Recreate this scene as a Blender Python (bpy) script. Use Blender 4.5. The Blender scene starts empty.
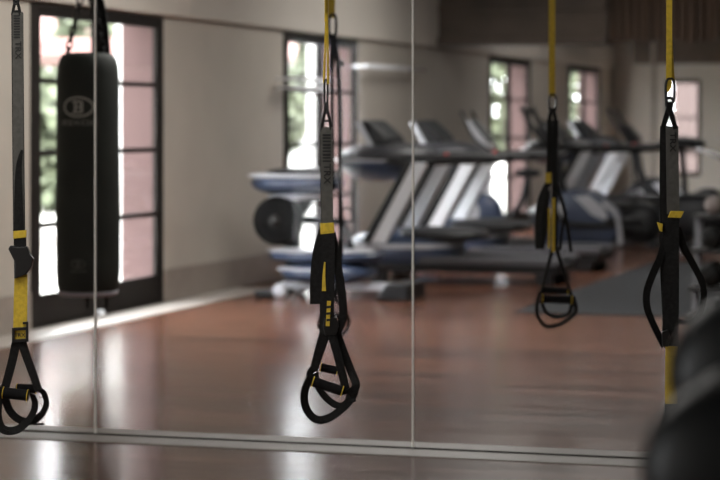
import bpy, bmesh, math, random
from mathutils import Vector, Matrix
random.seed(7)
S = bpy.context.scene
COL = S.collection
PI = math.pi

# ------------------------------------------------------------------ camera, sky, lights, exposure
F = 2231.0                       # focal length in pixels of a 720 px wide frame
TH = math.radians(17.10)         # heading of the camera against the room's axes
CS, SN = math.cos(TH), math.sin(TH)
EYE = 1.40
HOR = 121.0

cam_d = bpy.data.cameras.new('camera')
cam_d.sensor_width = 36.0
cam_d.lens = F/720*36
cam_d.shift_y = -(240-HOR)/720
cam_d.clip_end = 300
cam_d.dof.use_dof = True
cam_d.dof.focus_distance = 7.65
cam_d.dof.aperture_fstop = 2.9
cam_o = bpy.data.objects.new('camera', cam_d); COL.objects.link(cam_o)
cam_o.location = (0, 0, EYE)
cam_o.rotation_euler = (PI/2, 0, TH)
S.camera = cam_o

W = bpy.data.worlds.new('sky'); S.world = W
W.use_nodes = True
bg = W.node_tree.nodes['Background']
bg.inputs[0].default_value = (0.93, 0.97, 1.0, 1)
bg.inputs[1].default_value = 6.2

sun_d = bpy.data.lights.new('sun', 'SUN')
sun_d.energy = 3.0; sun_d.angle = math.radians(3); sun_d.color = (1, .95, .86)
sun_o = bpy.data.objects.new('sun', sun_d); COL.objects.link(sun_o)
sun_o.rotation_euler = (math.radians(48), 0, math.radians(28))

def area(name, loc, rot, sx, sy, power, color):
    d = bpy.data.lights.new(name, 'AREA'); d.shape = 'RECTANGLE'
    d.size = sx; d.size_y = sy; d.energy = power; d.color = color
    o = bpy.data.objects.new(name, d); COL.objects.link(o)
    o.location = loc; o.rotation_euler = rot
    return o

for k, (x, y, p) in enumerate(((-3.2, 5.2, 34), (-4.1, 13.6, 52), (-4.3, 20.0, 32), (-4.2, 28.0, 14))):
    area('ceiling_lamp', (x, y, 3.17), (0, 0, 0), 2.2, 3.2, p, (1, .97, .92))  # added fill lights under the unseen ceiling, to brighten the room

area('window_daylight', (-6.42, -1.55, 1.2), (0, -PI/2, 0), 1.9, 2.1, 110, (.95, .98, 1))  # added fill light before the solid wall; no window is built there

S.view_settings.view_transform = 'Standard'
S.view_settings.look = 'None'
S.view_settings.gamma = 1.0
S.view_settings.use_curve_mapping = False
S.view_settings.exposure = 1.36

# ------------------------------------------------------------------ helpers
def P(px, py, D):
    """point seen at image position px, py at distance D along the view"""
    x = (px-360)/F*D
    return Vector((x*CS - D*SN, x*SN + D*CS, EYE - (py-HOR)/F*D))
RIGHT = Vector((CS, SN, 0)); FWD = Vector((-SN, CS, 0))

def mat(name, col, rough=.5, metal=0., spec=.5, var=.0, scale=8., bump=0., coat=0.):
    m = bpy.data.materials.new(name); m.use_nodes = True
    nt = m.node_tree; b = nt.nodes['Principled BSDF']
    b.inputs['Base Color'].default_value = (*col, 1)
    b.inputs['Roughness'].default_value = rough
    b.inputs['Metallic'].default_value = metal
    b.inputs['Specular IOR Level'].default_value = spec
    if coat: b.inputs['Coat Weight'].default_value = coat
    tc = nt.nodes.new('ShaderNodeTexCoord')
    n = nt.nodes.new('ShaderNodeTexNoise'); n.inputs['Scale'].default_value = scale
    n.inputs['Detail'].default_value = 5
    nt.links.new(tc.outputs['Object'], n.inputs['Vector'])
    r = nt.nodes.new('ShaderNodeValToRGB')
    r.color_ramp.elements[0].position = .3; r.color_ramp.elements[1].position = .7
    r.color_ramp.elements[0].color = (*[c*(1-var) for c in col], 1)
    r.color_ramp.elements[1].color = (*[min(1, c*(1+var)) for c in col], 1)
    nt.links.new(n.outputs['Fac'], r.inputs['Fac'])
    nt.links.new(r.outputs['Color'], b.inputs['Base Color'])
    if bump:
        bp = nt.nodes.new('ShaderNodeBump'); bp.inputs['Strength'].default_value = bump
        bp.inputs['Distance'].default_value = .01
        nt.links.new(n.outputs['Fac'], bp.inputs['Height'])
        nt.links.new(bp.outputs['Normal'], b.inputs['Normal'])
    return m

def obj(name, bm, m, parent=None, local=False, smooth=False):
    if parent is not None and not local:
        r = parent
        off = Vector((0, 0, 0))
        while r is not None:
            off += r.location; r = r.parent
        bmesh.ops.translate(bm, verts=bm.verts, vec=-off)
    bmesh.ops.recalc_face_normals(bm, faces=bm.faces)
    me = bpy.data.meshes.new(name); bm.to_mesh(me); bm.free()
    if smooth:
        for p in me.polygons: p.use_smooth = True
    o = bpy.data.objects.new(name, me); COL.objects.link(o)
    me.materials.append(m)
    if parent is not None: o.parent = parent
    return o

def tag(o, label, cat, group=None):
    o['label'] = label; o['category'] = cat
    if group: o['group'] = group
    return o

def thing(name, label, cat, loc, group=None):
    o = bpy.data.objects.new(name, None); COL.objects.link(o)
    o.empty_display_size = .1
    o.location = loc
    return tag(o, label, cat, group)

def struct(name, bm, m, parent=None):
    o = obj(name, bm, m, parent)
    if parent is None: o['kind'] = 'structure'
    return o

def copy_tree(o, parent=None):
    c = o.copy(); COL.objects.link(c)
    if parent is not None: c.parent = parent
    for ch in list(o.children): copy_tree(ch, c)
    return c

def box(bm, lo, hi, bev=0., seg=2):
    lo = Vector(lo); hi = Vector(hi)
    t = bmesh.new()
    bmesh.ops.create_cube(t, size=1, matrix=Matrix.Translation((lo+hi)/2) @ Matrix.Diagonal((*(hi-lo), 1)))
    if bev:
        bmesh.ops.bevel(t, geom=list(t.edges), offset=bev, segments=seg, profile=.5, affect='EDGES')
    merge(bm, t)

def merge(bm, t):
    me = bpy.data.meshes.new('tmp'); t.to_mesh(me); t.free(); bm.from_mesh(me); bpy.data.meshes.remove(me)

def B(lo, hi, bev=0., seg=2):
    bm = bmesh.new(); box(bm, lo, hi, bev, seg); return bm

def tube(bm, pts, rad, seg=10, closed=False):
    pts = [Vector(p) for p in pts]; n = len(pts)
    rr = rad if isinstance(rad, (list, tuple)) else [rad]*n
    rings = []; up = None
    for i, p in enumerate(pts):
        if closed: t = pts[(i+1) % n]-pts[i-1]
        else: t = pts[min(i+1, n-1)]-pts[max(i-1, 0)]
        t.normalize()
        if up is None:
            a = Vector((0, 0, 1)) if abs(t.z) < .9 else Vector((1, 0, 0))
            up = (a - t*a.dot(t)).normalized()
        else:
            up = (up - t*up.dot(t)).normalized()
        s = t.cross(up)
        rings.append([bm.verts.new(p + (up*math.cos(k*2*PI/seg) + s*math.sin(k*2*PI/seg))*rr[i]) for k in range(seg)])
    m = n if closed else n-1
    for i in range(m):
        A, Bq = rings[i], rings[(i+1) % n]
        for k in range(seg):
            bm.faces.new((A[k], A[(k+1) % seg], Bq[(k+1) % seg], Bq[k]))
    if not closed:
        bm.faces.new(list(reversed(rings[0]))); bm.faces.new(rings[-1])

def smooth_path(pts, n=6):
    pts = [Vector(p) for p in pts]
    if len(pts) < 3: return pts
    out = []
    for i in range(len(pts)-1):
        p0 = pts[max(i-1, 0)]; p1 = pts[i]; p2 = pts[i+1]; p3 = pts[min(i+2, len(pts)-1)]
        for k in range(n):
            t = k/n
            out.append(.5*((2*p1)+(-p0+p2)*t+(2*p0-5*p1+4*p2-p3)*t*t+(-p0+3*p1-3*p2+p3)*t**3))
    out.append(pts[-1]); return out

def ribbon(bm, pts, width, thick, ang=0., view=FWD):
    """webbing along pts; ang 0 shows its face to the viewer, pi/2 its edge"""
    n = len(pts); rows = []
    for i, p in enumerate(pts):
        t = (pts[min(i+1, n-1)]-pts[max(i-1, 0)]).normalized()
        a = ang if not isinstance(ang, (list, tuple)) else ang[0]+(ang[1]-ang[0])*i/(n-1)
        w = width if not isinstance(width, (list, tuple)) else width[0]+(width[1]-width[0])*i/(n-1)
        side = t.cross(view).normalized()
        wd = (side*math.cos(a)+view*math.sin(a)); wd = (wd-t*wd.dot(t)).normalized()
        nd = t.cross(wd).normalized()
        rows.append([bm.verts.new(p+wd*sx*w/2+nd*sy*thick/2) for sx, sy in ((-1, -1), (1, -1), (1, 1), (-1, 1))])
    for i in range(n-1):
        for k in range(4):
            bm.faces.new((rows[i][k], rows[i][(k+1) % 4], rows[i+1][(k+1) % 4], rows[i+1][k]))
    bm.faces.new(list(reversed(rows[0]))); bm.faces.new(rows[-1])

def prism(bm, poly, axis0, axis1, ext, bev=0.):
    """poly: list of 3D points, extruded by ext vector and bevelled"""
    t = bmesh.new()
    a = [t.verts.new(Vector(p)) for p in poly]
    b = [t.verts.new(Vector(p)+Vector(ext)) for p in poly]
    n = len(poly)
    t.faces.new(a); t.faces.new(list(reversed(b)))
    for i in range(n): t.faces.new((a[i], b[i], b[(i+1) % n], a[(i+1) % n]))
    bmesh.ops.recalc_face_normals(t, faces=t.faces)
    if bev: bmesh.ops.bevel(t, geom=list(t.edges), offset=bev, segments=2, profile=.6, affect='EDGES', clamp_overlap=True)
    merge(bm, t)

def xz_prism(bm, pts, y0, y1, bev=0.):
    prism(bm, [(x, y0, z) for x, z in pts], 0, 0, (0, y1-y0, 0), bev)

def pod(bm, c, rx, ry, rz, n=3.0, seg=28, rings=14, m=2.):
    """super-ellipsoid: rounded moulded shell"""
    c = Vector(c)
    def sp(v, e): return math.copysign(abs(v)**e, v)
    rows = []
    for i in range(1, rings):
        ph = -PI/2+PI*i/rings
        row = []
        for k in range(seg):
            th = 2*PI*k/seg
            row.append(bm.verts.new(c+Vector((rx*sp(math.cos(ph), 2/m)*sp(math.cos(th), 2/n), ry*sp(math.cos(ph), 2/m)*sp(math.sin(th), 2/n), rz*sp(math.sin(ph), 2/m)))))
        rows.append(row)
    b = bm.verts.new(c-Vector((0, 0, rz))); tp = bm.verts.new(c+Vector((0, 0, rz)))
    for i in range(len(rows)-1):
        for k in range(seg):
            bm.faces.new((rows[i][k], rows[i][(k+1) % seg], rows[i+1][(k+1) % seg], rows[i+1][k]))
    for k in range(seg):
        bm.faces.new((b, rows[0][(k+1) % seg], rows[0][k])); bm.faces.new((tp, rows[-1][k], rows[-1][(k+1) % seg]))

def lathe(bm, prof, c, axis='Z', seg=40):
    c = Vector(c); rows = []
    for r, h in prof:
        row = []
        for k in range(seg):
            t = 2*PI*k/seg
            v = {'Z': (r*math.cos(t), r*math.sin(t), h), 'Y': (r*math.cos(t), h, r*math.sin(t)), 'X': (h, r*math.cos(t), r*math.sin(t))}[axis]
            row.append(bm.verts.new(c+Vector(v)))
        rows.append(row)
    for i in range(len(rows)-1):
        for k in range(seg):
            bm.faces.new((rows[i][k], rows[i][(k+1) % seg], rows[i+1][(k+1) % seg], rows[i+1][k]))
    bm.faces.new(rows[0]); bm.faces.new(rows[-1])

def text_mesh(txt, size, depth=.0005, mirror=False):
    """lettering as a bmesh, centred, in its own x/y plane"""
    cu = bpy.data.curves.new('lettering', 'FONT'); cu.body = txt; cu.size = size
    cu.align_x = 'CENTER'; cu.align_y = 'CENTER'; cu.extrude = depth; cu.offset = size*.012
    cu.resolution_u = 3
    o = bpy.data.objects.new('lettering', cu); COL.objects.link(o)
    dg = bpy.context.evaluated_depsgraph_get()
    me = bpy.data.meshes.new_from_object(o.evaluated_get(dg))
    bm = bmesh.new(); bm.from_mesh(me)
    bpy.data.objects.remove(o); bpy.data.curves.remove(cu); bpy.data.meshes.remove(me)
    if mirror:
        for v in bm.verts: v.co.x *= -1
    return bm

# ------------------------------------------------------------------ materials
def plank_mat():
    m = bpy.data.materials.new('wood planks'); m.use_nodes = True
    nt = m.node_tree; b = nt.nodes['Principled BSDF']; L = nt.links.new
    tc = nt.nodes.new('ShaderNodeTexCoord')
    br = nt.nodes.new('ShaderNodeTexBrick')
    br.inputs['Color1'].default_value = (.085, .035, .021, 1); br.inputs['Color2'].default_value = (.20, .085, .050, 1)
    br.inputs['Mortar'].default_value = (.10, .05, .035, 1)
    br.inputs['Scale'].default_value = 1; br.inputs['Mortar Size'].default_value = .003
    br.inputs['Brick Width'].default_value = 1.3; br.inputs['Row Height'].default_value = .11
    br.offset = .37
    L(tc.outputs['Object'], br.inputs['Vector'])
    mp = nt.nodes.new('ShaderNodeMapping'); mp.inputs['Scale'].default_value = (.35, 4.5, 1)
    L(tc.outputs['Object'], mp.inputs['Vector'])
    n = nt.nodes.new('ShaderNodeTexNoise'); n.inputs['Scale'].default_value = 2; n.inputs['Detail'].default_value = 6
    L(mp.outputs['Vector'], n.inputs['Vector'])
    r = nt.nodes.new('ShaderNodeValToRGB')
    r.color_ramp.elements[0].color = (.4, .38, .36, 1); r.color_ramp.elements[1].color = (1.45, 1.45, 1.45, 1)
    L(n.outputs['Fac'], r.inputs['Fac'])
    mx = nt.nodes.new('ShaderNodeMix'); mx.data_type = 'RGBA'; mx.blend_type = 'MULTIPLY'; mx.inputs[0].default_value = .8
    L(br.outputs['Color'], mx.inputs[6]); L(r.outputs['Color'], mx.inputs[7])
    L(mx.outputs[2], b.inputs['Base Color'])
    r2 = nt.nodes.new('ShaderNodeMapRange'); r2.inputs[3].default_value = .15; r2.inputs[4].default_value = .27
    L(n.outputs['Fac'], r2.inputs[0]); L(r2.outputs[0], b.inputs['Roughness'])
    b.inputs['Specular IOR Level'].default_value = .24
    bp = nt.nodes.new('ShaderNodeBump'); bp.inputs['Strength'].default_value = .03; bp.inputs['Distance'].default_value = .004
    L(n.outputs['Fac'], bp.inputs['Height']); L(bp.outputs['Normal'], b.inputs['Normal'])
    return m

def glass_mat(name, refl, tint=(1, 1, 1)):
    m = bpy.data.materials.new(name); m.use_nodes = True
    nt = m.node_tree; nt.nodes.remove(nt.nodes['Principled BSDF'])
    t = nt.nodes.new('ShaderNodeBsdfTransparent'); t.inputs[0].default_value = (*tint, 1)
    g = nt.nodes.new('ShaderNodeBsdfGlossy'); g.inputs['Roughness'].default_value = .02
    mx = nt.nodes.new('ShaderNodeMixShader'); mx.inputs[0].default_value = refl
    nt.links.new(t.outputs[0], mx.inputs[1]); nt.links.new(g.outputs[0], mx.inputs[2])
    nt.links.new(mx.outputs[0], nt.nodes['Material Output'].inputs[0])
    return m

def slat_mat():
    m = bpy.data.materials.new('dark slats'); m.use_nodes = True
    nt = m.node_tree; b = nt.nodes['Principled BSDF']; L = nt.links.new
    tc = nt.nodes.new('ShaderNodeTexCoord')
    mp = nt.nodes.new('ShaderNodeMapping'); mp.inputs['Scale'].default_value = (16, 16, .8)
    L(tc.outputs['Object'], mp.inputs['Vector'])
    n = nt.nodes.new('ShaderNodeTexNoise'); n.inputs['Scale'].default_value = 1.; n.inputs['Detail'].default_value = 3
    L(mp.outputs['Vector'], n.inputs['Vector'])
    r = nt.nodes.new('ShaderNodeValToRGB')
    r.color_ramp.elements[0].position = .3; r.color_ramp.elements[1].position = .72
    r.color_ramp.elements[0].color = (.03, .019, .013, 1); r.color_ramp.elements[1].color = (.19, .115, .072, 1)
    L(n.outputs['Fac'], r.inputs['Fac']); L(r.outputs['Color'], b.inputs['Base Color'])
    b.inputs['Roughness'].default_value = .7
    return m

M = {}
M['floor'] = plank_mat()
M['stone'] = mat('grey stone strip', (.205, .18, .157), .45, var=.12, scale=5)
M['kerb'] = mat('pale stone threshold', (.44, .40, .36), .5, var=.06, scale=4)
M['wall'] = mat('tan plaster', (.51, .47, .41), .85, var=.04, scale=2.5)
M['soffit'] = mat('cream plaster', (.62, .575, .515), .85, var=.03, scale=2)
M['ceil'] = mat('dark wood ceiling', (.09, .07, .055), .9, var=.03)
M['skirt'] = mat('grey brown skirting tile', (.33, .285, .245), .45, var=.08, scale=4)
M['frame'] = mat('dark brown door frame', (.021, .0175, .0155), .7, spec=.12, var=.2, scale=9)
M['pink'] = mat('pink render', (.078, .045, .042), .9, var=.08, scale=3)
M['slat'] = slat_mat()
M['bulk'] = mat('dark wood board', (.088, .062, .043), .6, var=.25, scale=3)
M['glass'] = glass_mat('clear glass', .002)  # clear stand-in for the mirror wall
M['pane'] = glass_mat('door pane', .05)
M['joint'] = mat('pale joint sealant', (.92, .9, .85), .5)
M['metal_dark'] = mat('dark metal', (.03, .03, .032), .35, metal=.6)
M['black_web'] = mat('black webbing', (.011, .0108, .0105), .8, spec=.2, var=.35, scale=90, bump=.2)
M['grey_web'] = mat('charcoal rubberised webbing', (.088, .086, .078), .75, spec=.25, var=.15, scale=60, bump=.2)
M['yellow'] = mat('yellow webbing', (.60, .42, .03), .7, var=.16, scale=70, bump=.2)
M['rubber'] = mat('black rubber foam', (.008, .008, .0083), .8, spec=.1, var=.3, scale=60)
M['mark'] = mat('black print', (.006, .006, .006), .6)
M['steel'] = mat('black steel', (.02, .02, .02), .35, metal=.5)
M['bag'] = mat('black vinyl', (.030, .034, .030), .6, spec=.2, var=.2, scale=5, bump=.1)
M['print'] = mat('grey print', (.42, .41, .37), .6)
M['middling'] = mat('worn grey print', (.20, .195, .175), .6)
M['faint'] = mat('faded grey print', (.11, .11, .10), .6)
M['ring'] = mat('pale ring', (.34, .33, .37), .5)
M['silver'] = mat('silver grey plastic', (.55, .56, .60), .35, spec=.6)
M['bluegrey'] = mat('blue grey plastic', (.05, .07, .125), .3, spec=.5, var=.05, scale=3)
M['darkplastic'] = mat('black plastic', (.011, .0115, .0135), .42, spec=.28, var=.15, scale=6)
M['railgrey'] = mat('mid grey plastic', (.09, .09, .10), .4, spec=.35)
M['charcoal'] = mat('charcoal plastic', (.035, .036, .042), .38, spec=.4)
M['screen'] = mat('dark screen', (.015, .018, .02), .4, spec=.25)
M['white'] = mat('white painted metal', (.80, .81, .84), .35)
M['belt'] = mat('black running belt', (.012, .012, .013), .7, spec=.2)
M['chrome'] = mat('chrome', (.75, .75, .76), .15, metal=1)
M['red'] = mat('red plastic', (.55, .03, .02), .4)
M['mat'] = mat('grey rubber matting', (.032, .034, .037), .9, spec=.25, var=.2, scale=20)
M['dumb'] = mat('black urethane', (.008, .0085, .0085), .34, spec=.14, var=.2, scale=12)
M['plate'] = mat('dusty grey rubber', (.16, .135, .125), .6, var=.2, scale=9)
M['leaf'] = mat('green leaves', (.085, .10, .06), .7, var=.6, scale=3)
M['trunk'] = mat('tree bark', (.13, .10, .08), .9)
M['paving'] = mat('pale paving', (.5, .48, .44), .8, var=.06, scale=2)
M['house'] = mat('white house render', (.42, .42, .41), .9, var=.03)
M['tile'] = mat('terracotta roof', (.20, .105, .095), .8, var=.15, scale=6)

# ------------------------------------------------------------------ the setting
AW = -6.5           # plane of the window wall
BG = 9.155          # plane of the mirror wall, built as clear glass
BE = 34.6           # far end wall
CEIL = 3.2
AR = 5.0
B0 = -3.0

struct('floor', B((AW-.05, B0, -.15), (AR, BE, 0)), M['floor'])
struct('trim_1', B((AW, BG-.20, 0), (AR, BG+.19, .004)), M['stone'])
struct('ceiling', B((AW-.4, B0, CEIL), (AR, BE+.3, CEIL+.2)), M['ceil'])
struct('wall_front', B((AW-.34, B0-.2, -.15), (AR+.2, B0, CEIL)), M['wall'])
struct('wall_right', B((AR, B0, -.15), (AR+.2, BE, CEIL)), M['wall'])

DOORS = [(13.62, 15.96), (18.80, 21.03), (26.46, 28.75), (31.20, 33.55)]
DTOP = 2.20
bm = bmesh.new(); pk = bmesh.new(); sk = bmesh.new()
prev = B0
for b0, b1 in DOORS+[(BE+.3, None)]:
    e = min(b0, BE+.3)
    box(bm, (AW-.06, prev, 0), (AW, e, CEIL))
    box(pk, (AW-.34, prev, -.1), (AW-.06, e, CEIL+.1))
    if e-prev > .1: box(sk, (AW, prev+.01, 0), (AW+.018, min(e, BE)-.01, .255), .004, 1)
    if b1: 
        box(bm, (AW-.06, b0, DTOP), (AW, b1, CEIL)); box(pk, (AW-.34, b0, DTOP), (AW-.06, b1, CEIL+.1))
        prev = b1
struct('wall_left', bm, M['wall'])
struct('trim_2', pk, M['pink'])
struct('baseboard_left', sk, M['skirt'])
struct('trim_3', B((AW, B0, 2.215), (AW+.06, BE, CEIL)), M['soffit'])
struct('trim_4', B((AW+.019, 9.5, 0), (AW+.36, 17.6, .006)), M['kerb'])

def french_door(n, b0, b1):
    d = B((AW-.045, b0, 0), (AW+.008, b0+.10, DTOP))
    box(d, (AW-.045, b1-.045, 0), (AW+.008, b1, DTOP)); box(d, (AW-.045, b0+.1, DTOP-.04), (AW+.008, b1-.045, DTOP)); box(d, (AW-.06, b0, 0), (AW+.01, b1, .022))
    root = struct('door_%d' % n, d, M['frame'])
    mid = (b0+b1)/2
    for lo, hi in ((b0+.1, mid), (mid, b1-.045)):
        t = bmesh.new()
        a0, a1 = AW-.042, AW-.008; st = .085 if lo < mid-.01 else .055
        box(t, (a0, lo, .02), (a1, lo+.085, DTOP-.04)); box(t, (a0, hi-st, .02), (a1, hi, DTOP-.04))
        box(t, (a0, lo+.085, .02), (a1, hi-st, .22)); box(t, (a0, lo+.085, DTOP-.09), (a1, hi-st, DTOP-.04))
        for z in (.69, 1.18, 1.675):
            box(t, (a0+.004, lo+.085, z-.018), (a1-.004, hi-st, z+.018))
        lf = obj('door_leaf', t, M['frame'], root)
        obj('glass_pane', B((AW-.028, lo+.08, .2), (AW-.022, hi-st+.005, DTOP-.085)), M['pane'], lf)
    h = bmesh.new(); tube(h, [(AW+.0, mid+.04, 1.02), (AW+.05, mid+.04, 1.02), (AW+.055, mid+.15, 1.02)], .009)
    obj('door_handle', h, M['chrome'], root, smooth=True)
for i, (b0, b1) in enumerate(DOORS): french_door(i+1, b0, b1)

# end wall with a tall window
wa0, wa1, wz0, wz1 = -5.66, -5.12, .55, 2.04
bm = B((AW, BE, 0), (wa0, BE+.3, CEIL)); box(bm, (wa1, BE, 0), (AR, BE+.3, CEIL))
box(bm, (wa0, BE, 0), (wa1, BE+.3, wz0)); box(bm, (wa0, BE, wz1), (wa1, BE+.3, CEIL))
struct('wall_back', bm, M['wall'])
bm = B((wa0, BE-.01, wz0), (wa0+.05, BE+.06, wz1)); box(bm, (wa1-.05, BE-.01, wz0), (wa1, BE+.06, wz1))
box(bm, (wa0+.05, BE-.01, wz0), (wa1-.05, BE+.06, wz0+.06)); box(bm, (wa0+.05, BE-.01, wz1-.06), (wa1-.05, BE+.06, wz1))
for z in (.9, 1.45): box(bm, (wa0+.05, BE, z-.015), (wa1-.05, BE+.05, z+.015))
w5 = struct('window_1', bm, M['frame'])
obj('glass_pane', B((wa0+.04, BE+.02, wz0+.05), (wa1-.04, BE+.028, wz1-.05)), M['pane'], w5)

# hanging wooden bulkheads
bm = B((AW+.005, 23.9, 2.30), (-4.55, 24.3, CEIL), .01)
box(bm, (AW+.002, 23.82, 2.24), (-4.55, 24.36, 2.33), .01)
box(bm, (AW+.01, 23.86, 2.60), (-4.56, 23.9, 2.68), .01)
tr = struct('trim_5', bm, M['bulk'])
bm = B((-4.55, 24.0, 2.28), (AR, 24.25, CEIL))
struct('trim_6', bm, M['slat'])
sl = bmesh.new(); a = -4.54
while a < 0.2:
    w = random.uniform(.06, .085); t = bmesh.new()
    lathe(t, [(.5*w, 2.25+random.uniform(0, .035)), (.5*w, CEIL-.001)], (a+w/2, 23.97, 0), seg=8); merge(sl, t)
    a += w+.018
obj('slat_row', sl, M['slat'], bpy.data.objects['trim_6'])
bm = B((-5.9, 33.0, 2.25), (AR, 33.3, 2.62), .01); box(bm, (-5.9, 32.95, 2.62), (AR, 33.35, CEIL))
struct('trim_7', bm, M['bulk'])
bm = bmesh.new(); lathe(bm, [(.035, 0), (.035, CEIL)], (-5.28, 31.2, 0), seg=16)
struct('trim_8', bm, M['skirt'])

# mirror wall as clear frameless panels on a dark channel; reflected room modelled behind
ch = B((AW+.02, BG-.007, .004), (AR, BG+.007, .009)); struct('trim_9', ch, M['frame'])
seams = [-5.52, -4.05, -2.58, -1.11, .36, 1.83, 3.3]
edges = [AW+.02]+seams+[AR-.01]
for i in range(len(edges)-1):
    struct('window_%d' % (i+2), B((edges[i]+.0035, BG-.005, .009), (edges[i+1]-.0035, BG+.005, CEIL)), M['glass'])  # mirror panels, left clear so the modelled reflections show through
for i, s in enumerate(seams):
    struct('trim_%d' % (10+i), B((s-.0034, BG-.006, .009), (s+.0034, BG+.006, CEIL)), M['joint'])
struct('trim_17', B((-3.72, 15.9, 0), (1.5, 22.0, .008)), M['mat'])

# ------------------------------------------------------------------ outdoors
struct('trim_18', B((-60, -20, -.25), (AW-.34, 90, -.03)), M['paving'])

def tree(x, y, h, r, label, group):
    root = thing('garden_tree', label, 'tree', (x, y, -.03), group)
    t = bmesh.new()
    tube(t, smooth_path([(x, y, -.03), (x+.05, y, h*.3), (x-.05, y+.05, h*.6), (x, y, h*.85)]), .09, 8)
    obj('trunk', t, M['trunk'], root, smooth=True)
    c = bmesh.new()
    rnd = random.Random(int(x*100+y*13))
    for k in range(1500):
        u = rnd.uniform(-1, 1); th = rnd.uniform(0, 2*PI); rad = r*(.45+.55*rnd.random()**.5)
        s = math.sqrt(1-u*u); lump = 1+.22*math.sin(3*th+u*4)
        p = Vector((x+rad*lump*s*math.cos(th), y+rad*lump*s*math.sin(th), h*.62+rad*u*h*.42/r*1.0))
        if p.z < .05: continue
        e = Vector((rnd.gauss(0, 1), rnd.gauss(0, 1), rnd.gauss(0, 1))).normalized()
        f = e.orthogonal().normalized(); l = rnd.uniform(.10, .2)
        v = [c.verts.new(p+q) for q in (e*l, f*l*.45, -e*l, -f*l*.45)]
        c.faces.new(v)
    obj('foliage', c, M['leaf'], root)
    return root
TG = 'garden trees seen through the doors'
tree(-10.9, 30.0, 2.2, .7, 'low leafy shrub outside the second doors, farther out than the white post', TG)
tree(-12.0, 27.9, 4.8, .9, 'green garden tree farther out behind the punching bag doors', TG)
tree(-10.6, 33.5, 3.8, .8, 'leafy tree outside the doors left of the middle strap', TG)
tree(-8.7, 35.2, 3.4, 1.0, 'leafy tree outside the doors beyond the treadmills', TG)
tree(-8.8, 41.5, 3.6, 1.1, 'leafy tree outside the farthest pair of doors', TG)
tree(-5.6, 41.5, 3.0, 1.0, 'leafy tree outside the tall window in the end wall', TG)

hs = thing('garden_house', 'white house with terracotta roof outside the french doors', 'house', (-20, 43, -.03))
obj('wall', B((-26, 37, -.03), (-14.5, 49, 2.6)), M['house'], hs)
rf = bmesh.new()
prism(rf, [(-26.6, 36.3, 2.6), (-13.9, 36.3, 2.6), (-16.5, 39.5, 4.2), (-24, 39.5, 4.2)], 0, 0, (0, 13.3, 0))
obj('roof', rf, M['tile'], hs)
for x in (-23, -20, -17):
    obj('window', B((x, 36.95, .9), (x+1.1, 37.02, 2.0)), M['frame'], hs)
pg = thing('garden_porch', 'red tiled porch roof on white posts outside the punching bag doors', 'porch', (-11, 24, -.03))
for x, y in ((-9.9, 22.6), (-12.6, 22.6), (-9.9, 25.4), (-12.6, 25.4)):
    obj('post', B((x-.11, y-.11, -.03), (x+.11, y+.11, 2.1), .01), M['house'], pg)
obj('roof', B((-13.2, 22.2, 2.1), (-8.9, 25.9, 2.30), .02), M['tile'], pg)

hg = thing('garden_hedge', 'tall grey green hedge across the garden behind the punching bag doors', 'hedge', (-14.6, 32.2, -.03))
hb = bmesh.new(); rh = random.Random(3)
for k in range(5200):
    u = rh.random(); p = Vector((-17.2+u*4.9, 31.3+u*1.6, 0))+Vector((rh.gauss(0, .28), rh.gauss(0, .28), .02+rh.random()*(2.2+.25*math.sin(u*23))))
    e = Vector((rh.gauss(0, 1), rh.gauss(0, 1), rh.gauss(0, 1))).normalized(); f = e.orthogonal().normalized(); l = rh.uniform(.10, .22)
    hb.faces.new([hb.verts.new(p+q) for q in (e*l, f*l*.5, -e*l, -f*l*.5)])
obj('foliage', hb, M['leaf'], hg)
hb = bmesh.new()
for k in range(12):
    u = (k+.5)/12; p = Vector((-17.2+u*4.9, 31.3+u*1.6, -.03)); hw = bmesh.new(); tube(hw, [p, p+Vector((.05, .03, 1.6))], .03, 6)
    obj('stem', hw, M['trunk'], hg)
hb.free()
CG = 'white garden posts'
for (x, y), lab in zip(((-8.5, 20.0), (-7.95, 24.2)),
        ('white square post outside the right leaf of the punching bag doors', 'white square post outside the second doors, behind the middle strap')):
    pr = thing('garden_post', lab, 'post', (x, y, -.03), CG)
    obj('shaft', B((x-.10, y-.10, -.03), (x+.10, y+.10, 3.0), .01), M['house'], pr)
    obj('plinth', B((x-.14, y-.14, -.03), (x+.14, y+.14, .25), .01), M['house'], pr)
struct('trim_26', B((AW-.34, BE+.3, -.25), (12, 60, -.03)), M['paving'])
gw = bmesh.new(); box(gw, (-6.35, 39.5, -.03), (4, 39.75, 2.4)); box(gw, (-6.35, 39.45, 2.4), (4, 39.8, 2.5))
tag(obj('garden_wall', gw, mat('dull pink render', (.06, .042, .04), .9)), 'pink garden wall outside the tall window of the end wall', 'wall')

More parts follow.
